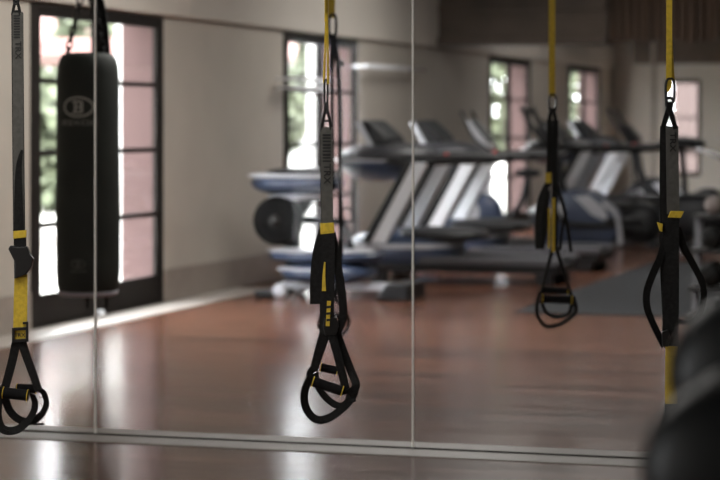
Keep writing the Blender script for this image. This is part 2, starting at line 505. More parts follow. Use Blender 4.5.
# ------------------------------------------------------------------ suspension trainers
class Trainer:
    def __init__(s, px, D, label, side):
        base = P(px, HOR, D); base.z = CEIL
        s.D = D; s.k = D/F
        s.root = thing('suspension_trainer', label, 'suspension trainer', base, 'suspension straps '+side)
    def p(s, x, y, dd=0): return P(x, y, s.D+dd)
    def rib(s, name, m, strands, parent=None):
        bm = bmesh.new()
        for st in strands:
            pts, w = st[0], st[1]; ang = st[2] if len(st) > 2 else 0.
            th = st[3] if len(st) > 3 else .003
            w3 = [x*s.k for x in w] if isinstance(w, (list, tuple)) else w*s.k
            P3 = [s.p(*q) for q in pts]
            if len(P3) > 2: P3 = smooth_path(P3)
            ribbon(bm, P3, w3, th, ang)
        return obj(name, bm, M[m], parent or s.root)
    def wire(s, name, m, loops, r, parent=None, closed=True):
        bm = bmesh.new()
        for lp in loops:
            pts = [s.p(*q) for q in lp]
            if closed:
                q = smooth_path(pts+[pts[0]], 5)[:-1]
                tube(bm, q, r*s.k, 8, True)
            else: tube(bm, smooth_path(pts), r*s.k, 8)
        return obj(name, bm, M[m], parent or s.root, smooth=True)
    def plate(s, name, m, polys, th=.012, dd=0, parent=None, bev=.002):
        bm = bmesh.new()
        for poly in polys:
            prism(bm, [s.p(x, y, dd-th/2) for x, y in poly], 0, 0, FWD*th, bev)
        return obj(name, bm, M[m], parent or s.root)
    def oval(s, x, y0, y1, w, dd=0):
        h = y1-y0
        return [(x-w*.28, y0, dd), (x+w*.28, y0, dd), (x+w*.5, y0+h*.25, dd), (x+w*.46, y1-h*.2, dd), (x+w*.2, y1, dd), (x-w*.2, y1, dd), (x-w*.46, y1-h*.2, dd), (x-w*.5, y0+h*.25, dd)]
    def text(s, txt, x, y, size, rot, m, parent, dd=-.004, sx=1.):
        bm = text_mesh(txt, size*s.k)
        c = s.p(x, y, dd); ca, sa = math.cos(rot), math.sin(rot)
        for v in bm.verts:
            u, w = v.co.x*sx, v.co.y
            v.co = c + RIGHT*(u*ca-w*sa) + Vector((0, 0, 1))*(u*sa+w*ca) - FWD*v.co.z
        return obj('lettering', bm, M[m], parent)
    def grip(s, a, b, r):
        A = s.p(*a); C = s.p(*b); bm = bmesh.new(); d = (C-A)
        tube(bm, [A, A+d*.03, A+d*.06, A+d*.94, A+d*.97, C], [r*s.k*q for q in (.85, 1.05, 1, 1, 1.05, .85)], 16)
        g = obj('grip', bm, M['rubber'], s.root, smooth=True)
        for q in (.03, .945):
            t = bmesh.new(); tube(t, [A+d*q, A+d*(q+.027)], r*s.k*1.08, 16)
            obj('end_ring', t, M['yellow'], g, smooth=True)
        return g

def ceil_y(D): return HOR-(CEIL-EYE)/D*F

# middle trainer
T = Trainer(327, 7.69, 'black and yellow suspension trainer hanging at the centre, sharp, with its handles doubled up', 'in front of the glass')
cy = ceil_y(7.69)
a = T.rib('anchor_strap', 'yellow', [([(327.5, cy), (326.3, 22)], 4.6, .9), ([(326.2, 14, .002), (325.3, 45, .002), (323.8, 83, .002)], 2.0, .5), ([(326.8, 14, -.004), (327.6, 45, -.004), (328.2, 84, -.004)], 2.0, .5)])
T.wire('carabiner', 'steel', [T.oval(326.0, 80, 106, 3.2)], 1.0)
T.wire('swivel_ring', 'steel', [T.oval(326.2, 103, 113, 2.6)], 1.1)
T.rib('yoke_strap', 'black_web', [([(326.2, 108), (323.6, 118), (321.8, 130)], 2.6, .2), ([(326.8, 108), (329.3, 118), (331.2, 130)], 2.6, .2), ([(322, 121), (331, 121)], 2.0)])
ms = T.rib('main_strap', 'grey_web', [([(326.4, 127), (326.8, 175), (327.3, 228)], 11.8)])
T.rib('side_strap', 'black_web', [([(321.4, 128, .006), (321.6, 175, .006), (322, 228, .006)], 2.4)])
T.text('TRX', 326.9, 174, 9.5, -PI/2, 'mark', ms, sx=1.1)
bars = bmesh.new()
for k in range(9):
    y = 134+k*3.3
    box_pts = [(322.6, y), (330.6, y), (330.6, y+(1.5 if k % 3 else 2.2)), (322.6, y+(1.5 if k % 3 else 2.2))]
    prism(bars, [T.p(x, yy, -.004) for x, yy in box_pts], 0, 0, FWD*.003)
obj('printed_bars', bars, M['mark'], ms)
T.plate('keeper_band', 'yellow', [[(320, 223.5), (333.8, 222.5), (334.5, 233), (320.6, 234.5)]], .012)
T.rib('adjuster_strap', 'black_web', [([(324, 231), (318.5, 252), (316, 276), (315.8, 304)], 11.5, .12), ([(318, 303.5, .014), (317.5, 270, .014), (325, 236, .014)], 11, .15), ([(328.5, 232, -.004), (328, 270, -.004), (327, 303, -.004), (327.5, 334, -.004)], [13, 15]), ([(331.5, 233, .004), (337, 262, .004), (342, 295, .004), (343, 316, .004), (338, 330, .004), (331, 332, .004)], 8.5, .25)])
T.rib('yellow_tab', 'yellow', [([(324.8, 262, -.007), (323.9, 276, -.007), (323.9, 291, -.007)], [1.4, 4.2]), ([(329, 301, -.008), (327.6, 326, -.008)], 3.8)])
T.plate('stitch_mark', 'mark', [[(326.4, y), (331, y-.5), (331, y+2), (326.4, y+2.5)] for y in (306, 312.5, 319)], .002, -.011, bev=0)
T.plate('cam_buckle', 'steel', [[(324, 318), (337, 317), (339, 327), (336, 335), (325, 335.5), (322.5, 327)]], .016, .002)
T.rib('handle_strap', 'black_web', [([(326.5, 329), (319, 352), (313.5, 371)], [12, 7.5], .2), ([(313.5, 368), (309.5, 374), (311.5, 383)], 7, .4)])
T.rib('handle_strap', 'black_web', [([(331, 331), (338, 357), (345, 386), (346.5, 394)], [9, 8], .25), ([(336, 330, .02), (343, 350, .02), (351, 371, .02), (356, 386, .0), (348, 394, 0)], [8, 8.5], .25)])
T.grip((320, 367, .05), (338, 371, .05), 4.2)
T.grip((311.5, 381, -.02), (343.5, 391.5, -.02), 5.0)
T.rib('foot_loop', 'black_web', [([(311, 377, -.03), (305.5, 388, -.035), (304.3, 402, -.035), (309.5, 414, -.03), (319, 420, -.02), (331, 417, 0), (343, 408, .02), (351.5, 399, .03), (355.5, 388, .02), (352, 371, .02)], 9, [.6, .85]), ([(320, 419, -.03), (325, 421.5, -.03)], 3), ([(346, 401, .0), (356, 400.5, 0)], 3, .3)])
T.rib('foot_loop', 'black_web', [([(315, 373, .05), (318, 386, .06), (327, 399, .06), (339, 406, .05), (347, 402, .04), (350, 392, .04)], 7.5, [.5, .8])])

# left trainer
T = Trainer(17, 8.0, 'black and yellow suspension trainer nearest the left edge, sharp, with a yellow adjuster section', 'in front of the glass')
cy = ceil_y(8.0)
T.rib('anchor_strap', 'yellow', [([(16.5, cy), (16.2, -26)], 7)])
T.wire('carabiner', 'steel', [T.oval(16.2, -28, -4, 8)], 1.1)
T.wire('swivel_ring', 'steel', [T.oval(16.2, -6, 4, 5)], 1.1)
T.rib('yoke_strap', 'black_web', [([(15.8, 0), (13.8, 7), (12.4, 15)], 3, .2), ([(16.8, 0), (18.8, 7), (20.4, 15)], 3, .2), ([(12.2, 11.5), (20.8, 11.5)], 2.6)])
ms = T.rib('main_strap', 'grey_web', [([(17.6, 12), (18.2, 120), (19.0, 233)], 10.5)])
T.rib('side_strap', 'black_web', [([(17.3, 13, .006), (18.1, 120, .006), (19.2, 236, .006)], 12), ([(22, 150, -.004), (18.6, 172, -.004), (18.9, 233, -.004)], [2, 11])])
T.text('TRX', 17.9, 50, 8.5, -PI/2, 'mark', ms, sx=1.1)
bars = bmesh.new()
for k in range(9):
    y = 15+k*2.7
    prism(bars, [T.p(x, yy, -.004) for x, yy in ((13.6, y), (20, y), (20, y+1.4), (13.6, y+1.4))], 0, 0, FWD*.003)
obj('printed_bars', bars, M['mark'], ms)
T.plate('keeper_band', 'yellow', [[(13, 231), (26.4, 230), (26.2, 237.5), (13.2, 238.8)]], .012)
T.rib('adjuster_strap', 'black_web', [([(20, 237), (20.5, 277)], 12.5)])
T.plate('cam_buckle', 'steel', [[(8, 249), (10, 245.5), (18, 247), (27, 246.5), (29.5, 254), (33.5, 259), (31.5, 267), (26, 274.5), (20, 277), (14, 279), (14.5, 262)]], .03, -.01, bev=.004)
T.rib('tail_strap', 'yellow', [([(21, 274), (20.6, 300), (19.8, 341)], [13, 14])])
bk = T.plate('handle_buckle', 'steel', [[(11.8, 328), (27.8, 327), (28, 330), (12, 331)], [(12, 339.5), (28.2, 338.5), (28.4, 341.8), (12, 342.8)], [(11.8, 328), (14.4, 328), (14.4, 342.5), (11.8, 342.5)], [(25.6, 327), (28.2, 327), (28.2, 341.8), (25.6, 341.8)], [(22.6, 322), (28, 321.6), (28, 324), (22.6, 324.4)], [(26, 322), (28.2, 322), (28, 334), (26, 334)]], .014, -.006, bev=.0015)
T.text('TRX', 19.8, 335.2, 5.2, 0, 'mark', bk, dd=-.006, sx=1.1)
T.rib('handle_strap', 'black_web', [([(16.5, 341), (12.5, 360), (5.5, 386), (2.5, 393)], [9, 8], .2)])
T.rib('handle_strap', 'black_web', [([(21.5, 341), (27, 358), (34, 377), (38.5, 391)], [9, 7.5], .2), ([(18, 343, .01), (22, 343, .01)], 10)])
T.grip((2, 392.5, -.02), (28.5, 395.5, -.02), 5.6)
T.grip((16, 388, .06), (37, 389, .06), 4.4)
T.rib('foot_loop', 'black_web', [([(4, 388, -.02), (-1, 400, -.03), (-2.5, 415, -.03), (1, 427, -.03), (9, 431, -.02), (20, 428, 0), (31, 417, .02), (35, 405, .02), (32.5, 394, .0)], 9, [.6, .8]), ([(-3, 429, -.03), (9, 432, -.03)], 3)])
T.rib('foot_loop', 'black_web', [([(5, 398, .04), (10, 411, .06), (20, 420, .06), (32, 421, .06), (42, 414, .05), (46.5, 403, .04), (43, 392, .03), (36, 388, .03)], 8, [.5, .85]), ([(33, 424, .05), (44, 424, .05)], 2)])

# right trainer
T = Trainer(669, 7.35, 'black and yellow suspension trainer at the right edge, half hidden by black dumbbells', 'in front of the glass')
cy = ceil_y(7.35)
T.rib('anchor_strap', 'yellow', [([(669.5, cy), (669.2, 40), (667.6, 82)], [6.2, 5.4]), ([(670.5, 35, .004), (672, 62, .004), (673, 80, .004)], 3.2, .4)])
T.wire('carabiner', 'steel', [T.oval(670, 79, 104, 8.5)], 1.3)
T.wire('swivel_ring', 'steel', [T.oval(669.3, 98, 108, 6)], 1.3)
T.rib('yoke_strap', 'black_web', [([(669, 102), (669, 108), (666, 117), (662.5, 129)], [6, 4.5], .2), ([(669, 102, -.005), (669.5, 108, -.005), (672.3, 117, -.005), (675.5, 129, -.005)], [6, 4.5], .2)])
ms = T.rib('main_strap', 'grey_web', [([(672, 126), (672.6, 170), (673.3, 218)], 12.5)])
T.rib('side_strap', 'black_web', [([(665.5, 126, .008), (665, 180, .008), (665.5, 226, .008)], 11)])
T.text('TRX', 672.5, 142, 8.5, -PI/2, 'mark', ms, sx=1.2)
T.plate('keeper_band', 'yellow', [[(668, 217.5), (671, 211), (684.3, 211.3), (681, 218)], [(657, 222), (663, 224), (662.4, 232), (660, 231)]], .012, -.01)
T.rib('adjuster_strap', 'black_web', [([(671, 214, -.005), (670.8, 280, -.005), (670.5, 346, -.005)], 16.5), ([(662, 228, .004), (664, 290, .004), (667, 348, .004)], 6)])
T.rib('foot_loop', 'black_web', [([(666, 236), (661, 255, -.01), (652, 276, -.03), (646.8, 292, -.03), (647.2, 308, -.03), (654, 326, -.02), (664, 346, 0)], [8, 7], [.2, .35])])
T.rib('foot_loop', 'black_web', [([(677, 228), (684, 248, .01), (694, 266, .03), (702.5, 284, .03), (703.5, 301, .03), (698, 316, .02), (688, 322, .01), (677, 321, 0)], [8, 6], [.2, .7])])
T.plate('cam_buckle', 'steel', [[(662, 332), (668, 330), (671, 338), (668, 347), (662.5, 346)]], .02, -.01)
T.rib('tail_strap', 'yellow', [([(671.5, 344), (671, 376), (671.2, 407)], 12)])
T.plate('handle_buckle', 'steel', [[(664.5, 404), (678, 404), (678, 416), (664.5, 416)]], .014)
T.rib('handle_strap', 'black_web', [([(668, 414), (661, 440), (656, 468)], [9, 8], .2)])
T.rib('handle_strap', 'black_web', [([(674, 414), (681, 440), (687, 468)], [9, 8], .2)])
T.grip((655, 468, 0), (687, 470, 0), 5)
T.rib('foot_loop', 'black_web', [([(656, 464), (652, 480), (656, 498), (670, 506), (684, 498), (690, 480), (687, 464)], 8, .6)])

# mirror image of the middle trainer, modelled as a copy behind the panels
T = Trainer(552, 11.2, 'blurred suspension trainer behind the glass, hanging before the blue elliptical housing', 'behind the glass')
cy = ceil_y(11.2)
T.rib('anchor_strap', 'yellow', [([(551.8, cy), (552, 97)], 6.4)])
T.wire('carabiner', 'steel', [T.oval(552.6, 95, 112, 7)], 1.2)
T.rib('yoke_strap', 'black_web', [([(552, 108), (550, 116), (549, 124)], 4, .2), ([(553, 108), (555, 116), (556, 124)], 4, .2)])
T.rib('main_strap', 'black_web', [([(549.8, 120), (549.4, 150), (548.6, 176)], 5.5), ([(555.8, 120, .01), (554.8, 180, .01), (554.5, 250, .01)], 6)])
T.plate('keeper_band', 'yellow', [[(545.5, 173), (551.3, 172.5), (551.3, 183), (545.5, 183.5)]], .012)
T.rib('adjuster_strap', 'black_web', [([(548.5, 182), (541, 200), (538.5, 225), (539.5, 249)], [6, 9], .2), ([(541, 249, .02), (545, 225, .02), (547, 190, .02)], 6, .2), ([(556, 185), (563, 205), (568, 230), (571, 252)], [4, 3.5], .4), ([(566, 212, .01), (562, 230, .01), (560, 250, .01)], 3, .4)])
T.rib('yellow_tab', 'yellow', [([(553.5, 198, -.01), (553.2, 252, -.01)], 3), ([(549.5, 208, -.01), (549, 248, -.01)], 2.4)])
T.rib('handle_strap', 'black_web', [([(553, 247), (547, 270), (541, 294)], [4, 3], .3)])
T.rib('handle_strap', 'black_web', [([(556, 247), (563, 270), (572, 297)], [4, 3], .3)])
T.grip((540, 290, .03), (569, 291, .03), 3.6)
T.grip((541, 298.5, -.02), (573, 300, -.02), 4.2)
T.rib('foot_loop', 'black_web', [([(540, 292), (537, 305, -.02), (538, 317, -.02), (546, 326, -.02), (558, 325, 0), (570, 318, .02), (576, 310, .02), (573, 296, 0)], 5, .8)])
T.rib('foot_loop', 'black_web', [([(541, 300, .03), (546, 312, .05), (557, 317, .05), (569, 313, .04), (572, 300, .03)], 4.5, .8)])

# mirror image of the left trainer, modelled as a copy behind the panels
T = Trainer(333, 11.56, 'blurred suspension trainer behind the glass, mostly hidden by the sharp middle trainer', 'behind the glass')
cy = ceil_y(11.56)
T.rib('anchor_strap', 'yellow', [([(331, cy), (331.2, 18)], 7.6)])
T.wire('carabiner', 'steel', [T.oval(332.5, 15, 38, 7)], 1.4)
T.rib('yoke_strap', 'black_web', [([(333, 34), (332.6, 46), (332, 62), (331.5, 72)], 5, .2), ([(333.4, 34), (335, 46), (337.5, 60), (338.4, 72)], 5, .2)])
T.rib('main_strap', 'black_web', [([(332, 66), (332, 110), (333, 190)], 3.4), ([(338.2, 66), (340, 110), (340.5, 190), (341, 240)], 4.6)])
T.plate('cam_buckle', 'steel', [[(337, 60), (344, 61), (344, 67), (337, 67)]], .02)
T.wire('adjuster_strap', 'black_web', [[(343, 209), (348, 208), (352, 212), (352.5, 218), (349, 222), (344, 221)]], 1.1, closed=False)
T.rib('tail_strap', 'black_web', [([(341, 238), (338, 280), (334, 300)], 6)])
T.rib('handle_strap', 'black_web', [([(334, 298), (326, 310), (321, 318)], 4, .3)])
T.rib('handle_strap', 'black_web', [([(335, 298), (343, 308), (347, 318)], 4, .3)])
T.grip((321, 316, 0), (346, 317, 0), 3.5)
T.rib('foot_loop', 'black_web', [([(321, 316), (319, 325), (325, 334), (335, 337), (345, 332), (349, 322), (346, 314)], 5, .8)])

# ------------------------------------------------------------------ punching bag
bc = P(88.0, HOR, 13.0); bc.z = 0
bag = thing('punching_bag', 'black cylindrical punching bag with an oval logo hanging on chains', 'punching bag', (bc.x, bc.y, 1.8))
R = .186; zb, zt = .40, 1.80
bm = bmesh.new()
lathe(bm, [(R*.45, zb-.004), (R*.88, zb), (R*.97, zb+.04), (R, zb+.13), (R*1.01, zb+.5), (R*.985, zb+.9), (R*.98, zt-.15), (R*.95, zt-.085), (R*.89, zt-.04), (R*.79, zt-.012), (R*.6, zt-.003), (R*.3, zt)], bc, seg=48)
obj('bag_body', bm, M['bag'], bag, smooth=True)
bm = bmesh.new(); lathe(bm, [(R*.80, zb-.016), (R*.93, zb-.008), (R*.95, zb+.012), (R*.8, zb+.014)], bc, seg=48)
obj('base_ring', bm, M['ring'], bag, smooth=True)
for dx in (.0, .11):
    bm = bmesh.new(); q = bc+RIGHT*dx-FWD*.05
    ribbon(bm, [q+Vector((0, 0, zb)), q+Vector((.004, 0, zb-.05)), q+Vector((0, 0, zb-.085))], .02, .004)
    obj('bottom_strap', bm, M['black_web'], bag)
ct = bc+Vector((0, 0, 2.25))
def chain(p0, p1):
    bm = bmesh.new(); d = p1-p0; n = max(3, int(d.length/.042)); t = d.normalized()
    for k in range(n):
        c = p0+d*((k+.5)/n)
        s1 = t.orthogonal().normalized(); s2 = t.cross(s1)
        s = s1 if k % 2 else s2
        lp = [c+t*(.031*math.cos(q))+s*(.018*math.sin(q)) for q in [i*PI/5 for i in range(10)]]
        tube(bm, lp, .0062, 6, True)
    return bm
for sx, sf in ((-.118, -.04), (.10, -.05), (.05, .11)):
    obj('chain', chain(bc+RIGHT*sx+FWD*sf+Vector((0, 0, zt-.02)), ct+RIGHT*sx*.08), M['steel'], bag, smooth=True)
bm = bmesh.new()
ribbon(bm, smooth_path([bc+RIGHT*.10-FWD*.03+Vector((0, 0, zt-.03)), bc+RIGHT*.085-FWD*.02+Vector((0, 0, zt+.14)), bc+RIGHT*.055+Vector((0, 0, zt+.3)), ct]), .075, .012, .2)
obj('hanging_strap', bm, M['black_web'], bag)
bm = bmesh.new(); tube(bm, [ct, ct+Vector((0, 0, CEIL-2.25))], .012, 10)
lathe(bm, [(.06, CEIL-.02), (.06, CEIL)], bc, seg=20)
obj('ceiling_hook', bm, M['steel'], bag, smooth=True)

def on_bag(bm, az, zc, name, ink='print'):
    """wrap flat artwork (x right, y up) round the bag; az turns it from the side facing the camera"""
    bdir = Vector((bc.x, bc.y, 0)).normalized()
    for v in bm.verts:
        t = az+v.co.x/R
        nrm = -bdir*math.cos(t)+Vector((bdir.y, -bdir.x, 0))*math.sin(t)
        q = bc+nrm*(R*1.02+.002+v.co.z); q.z = zc+v.co.y
        v.co = q
    return obj(name, bm, M[ink], bag)
def ring_art(rx, ry, w):
    bm = bmesh.new(); n = 48
    rows = [[bm.verts.new(((rx-e)*math.cos(2*PI*k/n), (ry-e)*math.sin(2*PI*k/n), z)) for k in range(n)] for e, z in ((0, 0), (w, 0), (w, .001), (0, .001))]
    for i in range(4):
        for k in range(n): bm.faces.new((rows[i][k], rows[i][(k+1) % n], rows[(i+1) % 4][(k+1) % n], rows[(i+1) % 4][k]))
    return bm
def B_art(h):
    bm = bmesh.new(); w = h*.95; t = h*.15
    for lo, hi in (((-w*.32, -h/2), (-w*.13, h/2)), ((w*.20, -h/2+.1*h), (w*.42, h/2-.1*h)), ((-w*.48, h/2-t), (w*.36, h/2)), ((-w*.48, -h/2), (w*.36, -h/2+t)), ((-w*.13, -t*.45), (w*.25, t*.45))):
        box(bm, (*lo, 0), (*hi, .001))
    bmesh.ops.subdivide_edges(bm, edges=[e for e in bm.edges if e.calc_length() > .03], cuts=2, use_grid_fill=True)
    return bm
az = math.asin((79-88.5)/31.5)
zl = EYE-(107-HOR)/F*12.83
on_bag(ring_art(.092, .060, .011), az, zl, 'printed_ring'); on_bag(B_art(.072), az, zl, 'printed_letter')
t = text_mesh('BOXER', .044, .0005, True)
for v in t.verts: v.co.x *= 1.6
on_bag(t, az, zl-.092, 'lettering', 'middling')
zl = EYE-(264-HOR)/F*12.83
on_bag(ring_art(.042, .026, .006), az, zl, 'printed_ring', 'faint'); on_bag(B_art(.03), az, zl, 'printed_letter', 'faint')
t = text_mesh('BOXER', .018, .0005, True)
for v in t.verts: v.co.x *= 1.6
on_bag(t, az, zl-.042, 'lettering', 'faint')

# ------------------------------------------------------------------ gym machines
# local frame: front of the machine at x = 0, user stands at larger x; width along y
def treadmill():
    r = thing('treadmill', '', 'treadmill', (0, 0, 0), 'treadmills facing the windows')
    bm = bmesh.new()
    pod(bm, (.47, 0, .26), .50, .43, .20, 3.4, 32, 16, 2.4)
    h = obj('motor_hood', bm, M['bluegrey'], r, True, True)
    bm = bmesh.new(); pod(bm, (.46, 0, .31), .515, .445, .05, 3.4, 32, 10, 2.6)
    obj('hood_band', bm, M['silver'], h, True, True)
    bm = bmesh.new(); pod(bm, (.80, 0, .40), .42, .38, .07, 3, 28, 10, 2.2)
    obj('hood_cap', bm, M['darkplastic'], h, True, True)
    obj('deck', B((.3, -.40, .09), (1.93, .40, .17), .015), M['darkplastic'], r, True)
    obj('running_belt', B((.75, -.26, .165), (1.9, .26, .195), .012), M['belt'], r, True)
    for s in (-1, 1):
        obj('side_rail', B((.70, s*.345-.07, .165), (1.95, s*.345+.07, .225), .015), M['railgrey'], r, True)
        obj('foot', B((1.72, s*.33-.05, 0), (1.87, s*.33+.05, .095), .01), M['darkplastic'], r, True)
        obj('foot', B((.25, s*.33-.05, 0), (.4, s*.33+.05, .10), .01), M['darkplastic'], r, True)
        bm = bmesh.new(); xz_prism(bm, [(.27, .34), (.41, .34), (.80, 1.05), (.66, 1.05)], s*.40-.045, s*.40+.045, .012)
        u = obj('upright', bm, M['white'], r, True)
        bm = bmesh.new(); xz_prism(bm, [(.19, .34), (.275, .34), (.665, 1.05), (.60, 1.05)], s*.40-.05, s*.40+.05, .006)
        obj('upright_edge', bm, M['darkplastic'], u, True)
        bm = bmesh.new()
        tube(bm, smooth_path([(.30, s*.36, 1.08), (.60, s*.40, 1.06), (1.0, s*.40, 1.07), (1.30, s*.40, 1.075), (1.48, s*.39, 1.075)]), [.05]*12+[.045]*8+[.03]*5, 10)
        obj('handrail', bm, M['darkplastic'], r, True, True)
    bm = bmesh.new(); pod(bm, (.32, 0, 1.10), .42, .47, .115, 2.6, 32, 14, 1.8)
    t = obj('console_tray', bm, M['charcoal'], r, True, True)
    bm = bmesh.new(); pod(bm, (.24, 0, 1.03), .36, .43, .17, 2.4, 32, 12, 1.8)
    obj('tray_underside', bm, M['bluegrey'], t, True, True)
    bm = bmesh.new(); pod(bm, (.255, 0, 1.055), .435, .455, .034, 2.4, 32, 8, 2.)
    obj('tray_band', bm, M['silver'], t, True, True)
    bm = bmesh.new(); xz_prism(bm, [(.11, 1.40), (.20, 1.41), (.37, 1.26), (.43, 1.12), (.27, 1.12)], -.27, .27, .025)
    c = obj('console', bm, M['darkplastic'], r, True)
    bm = bmesh.new(); xz_prism(bm, [(.085, 1.385), (.13, 1.40), (.29, 1.12), (.24, 1.12)], -.29, .29, .012)
    obj('console_back', bm, M['silver'], c, True)
    bm = bmesh.new(); xz_prism(bm, [(.21, 1.385), (.225, 1.395), (.385, 1.25), (.37, 1.24)], -.2, .2, .003)
    obj('screen', bm, M['screen'], c, True)
    obj('stop_button', B((.93, -.43, 1.10), (.97, -.39, 1.125), .008), M['red'], r, True)
    return r
proto = treadmill()
TL = [((-5.89, 19.0, 0), 'nearest treadmill, between the middle strap and the glass joint, console tray left of the joint'),
      ((-5.89, 20.75, 0), 'treadmill with white uprights just right of the glass joint, second in the row'),
      ((-5.89, 26.3, 0), 'far treadmill with pale uprights behind the blue elliptical housing'),
      ((-5.89, 28.1, 0), 'farthest treadmill, its console just right of the blurred right strap')]
for i, (loc, lab) in enumerate(TL):
    o = proto if i == 0 else copy_tree(proto)
    o.location = loc; o['label'] = lab

# cross trainer with a round dark drive wheel, nearest of the row
cx = thing('stepper_machine', 'blue grey exercise machine with a round dark wheel, left of the middle strap', 'exercise machine', (-5.94, 16.9, 0))
def loc_obj(name, bm, m, parent, smooth=False): return obj(name, bm, M[m], parent, True, smooth)
bm = bmesh.new(); pod(bm, (.22, 0, .905), .37, .30, .105, 2.6, 32, 14, 2.0); t = loc_obj('upper_shell', bm, 'bluegrey', cx, True)
bm = bmesh.new(); pod(bm, (.20, 0, .965), .385, .31, .035, 2.6, 32, 10, 2.2); loc_obj('shell_rim', bm, 'silver', t, True)
bm = bmesh.new(); pod(bm, (.27, 0, .985), .30, .27, .045, 2.5, 32, 10, 2.2); loc_obj('shell_top', bm, 'darkplastic', t, True)
bm = bmesh.new(); pod(bm, (.22, 0, .80), .24, .2, .035, 2.5, 28, 10, 2.); loc_obj('shell_lip', bm, 'silver', t, True)
bm = bmesh.new(); lathe(bm, [(.05, -.27), (.15, -.27), (.185, -.25), (.195, -.20), (.195, -.12), (.16, -.10), (.05, -.10)], (.115, 0, .61), 'Y', 40)
wh = loc_obj('drive_wheel', bm, 'rubber', cx, True)
bm = bmesh.new(); lathe(bm, [(.02, -.29), (.045, -.285), (.05, -.268)], (.115, 0, .61), 'Y', 24); loc_obj('wheel_hub', bm, 'steel', wh, True)
bm = bmesh.new()
tube(bm, smooth_path([(.22, -.08, .62), (.20, -.02, .4), (.16, 0, .12)]), .05, 12); tube(bm, [(.22, -.1, .62), (.34, 0, .84)], .06, 12)
tube(bm, [(.22, -.1, .62), (.62, -.05, .60), (.70, 0, .25)], .035, 10)
loc_obj('post', bm, 'darkplastic', cx, True)
bm = bmesh.new(); pod(bm, (.46, 0, .33), .46, .30, .07, 2.8, 32, 12, 2.); t = loc_obj('lower_shell', bm, 'bluegrey', cx, True)
bm = bmesh.new(); pod(bm, (.42, 0, .37), .45, .31, .025, 2.8, 32, 8, 2.); loc_obj('shell_rim', bm, 'silver', t, True)
bm = bmesh.new(); pod(bm, (.50, -.04, .20), .38, .28, .09, 2.8, 32, 12, 2.2); t = loc_obj('base_shell', bm, 'bluegrey', cx, True)
bm = bmesh.new(); pod(bm, (.46, -.04, .23), .38, .29, .025, 2.8, 32, 8, 2.); loc_obj('shell_rim', bm, 'silver', t, True)
for y in (-.26, .22):
    bm = bmesh.new(); lathe(bm, [(.02, -.035), (.055, -.03), (.06, -.01), (.06, .01), (.055, .03), (.02, .035)], (.16, y, .06), 'Y', 20); loc_obj('caster', bm, 'silver', cx, True)
loc_obj('front_foot', B((-.05, -.3, 0), (.12, .3, .06), .02), 'darkplastic', cx)
loc_obj('base_beam', B((.1, -.06, .06), (1.2, .06, .12), .01), 'silver', cx)
bm = bmesh.new(); xz_prism(bm, [(.93, 0), (1.21, 0), (1.21, .13), (1.03, .13)], -.26, .26, .02); loc_obj('rear_foot', bm, 'darkplastic', cx)

# slim upright bike
bk = thing('exercise_bike', 'slim exercise bike with a tilted pale console, standing before the third doors', 'exercise bike', (-5.95, 22.6, 0))
bm = bmesh.new(); pod(bm, (.30, 0, .36), .26, .13, .30, 2.5, 28, 16, 2.4); t = loc_obj('housing', bm, 'bluegrey', bk, True)
bm = bmesh.new(); pod(bm, (.24, 0, .42), .17, .14, .20, 2.5, 28, 12, 2.2); loc_obj('housing_panel', bm, 'silver', t, True)
bm = bmesh.new(); tube(bm, smooth_path([(.36, 0, .55), (.40, 0, .9), (.42, 0, 1.12)]), [.05]*6+[.04]*7, 12); loc_obj('console_post', bm, 'silver', bk, True)
bm = bmesh.new(); xz_prism(bm, [(.16, 1.40), (.22, 1.42), (.44, 1.14), (.42, 1.06), (.34, 1.10)], -.16, .16, .02); t = loc_obj('console', bm, 'silver', bk)
bm = bmesh.new(); xz_prism(bm, [(.235, 1.41), (.25, 1.42), (.43, 1.20), (.42, 1.18)], -.13, .13, .004); loc_obj('screen', bm, 'screen', t)
for s in (-1, 1):
    bm = bmesh.new(); tube(bm, smooth_path([(.42, 0, 1.08), (.46, s*.2, 1.1), (.30, s*.25, 1.22), (.16, s*.22, 1.5)]), .018, 10); loc_obj('handlebar', bm, 'darkplastic', bk, True)
    bm = bmesh.new(); tube(bm, [(.36, s*.14, .3), (.36+.1*s, s*.16, .3+.12*s)], .018, 8); box(bm, (.31+.1*s, s*.2-.05, .28+.12*s), (.43+.1*s, s*.2+.05, .31+.12*s), .008); loc_obj('pedal_crank', bm, 'darkplastic', bk)
bm = bmesh.new(); tube(bm, smooth_path([(.45, 0, .25), (.72, 0, .5), (.82, 0, .82)]), .035, 10); loc_obj('seat_post', bm, 'darkplastic', bk, True)
bm = bmesh.new(); pod(bm, (.82, 0, .86), .14, .12, .05, 2.2, 24, 10, 2.); loc_obj('saddle', bm, 'darkplastic', bk, True)
loc_obj('base_beam', B((.1, -.05, .03), (.95, .05, .1), .01), 'silver', bk)
loc_obj('foot', B((.04, -.27, 0), (.14, .27, .07), .02), 'darkplastic', bk)
loc_obj('foot', B((.9, -.27, 0), (1.0, .27, .07), .02), 'darkplastic', bk)

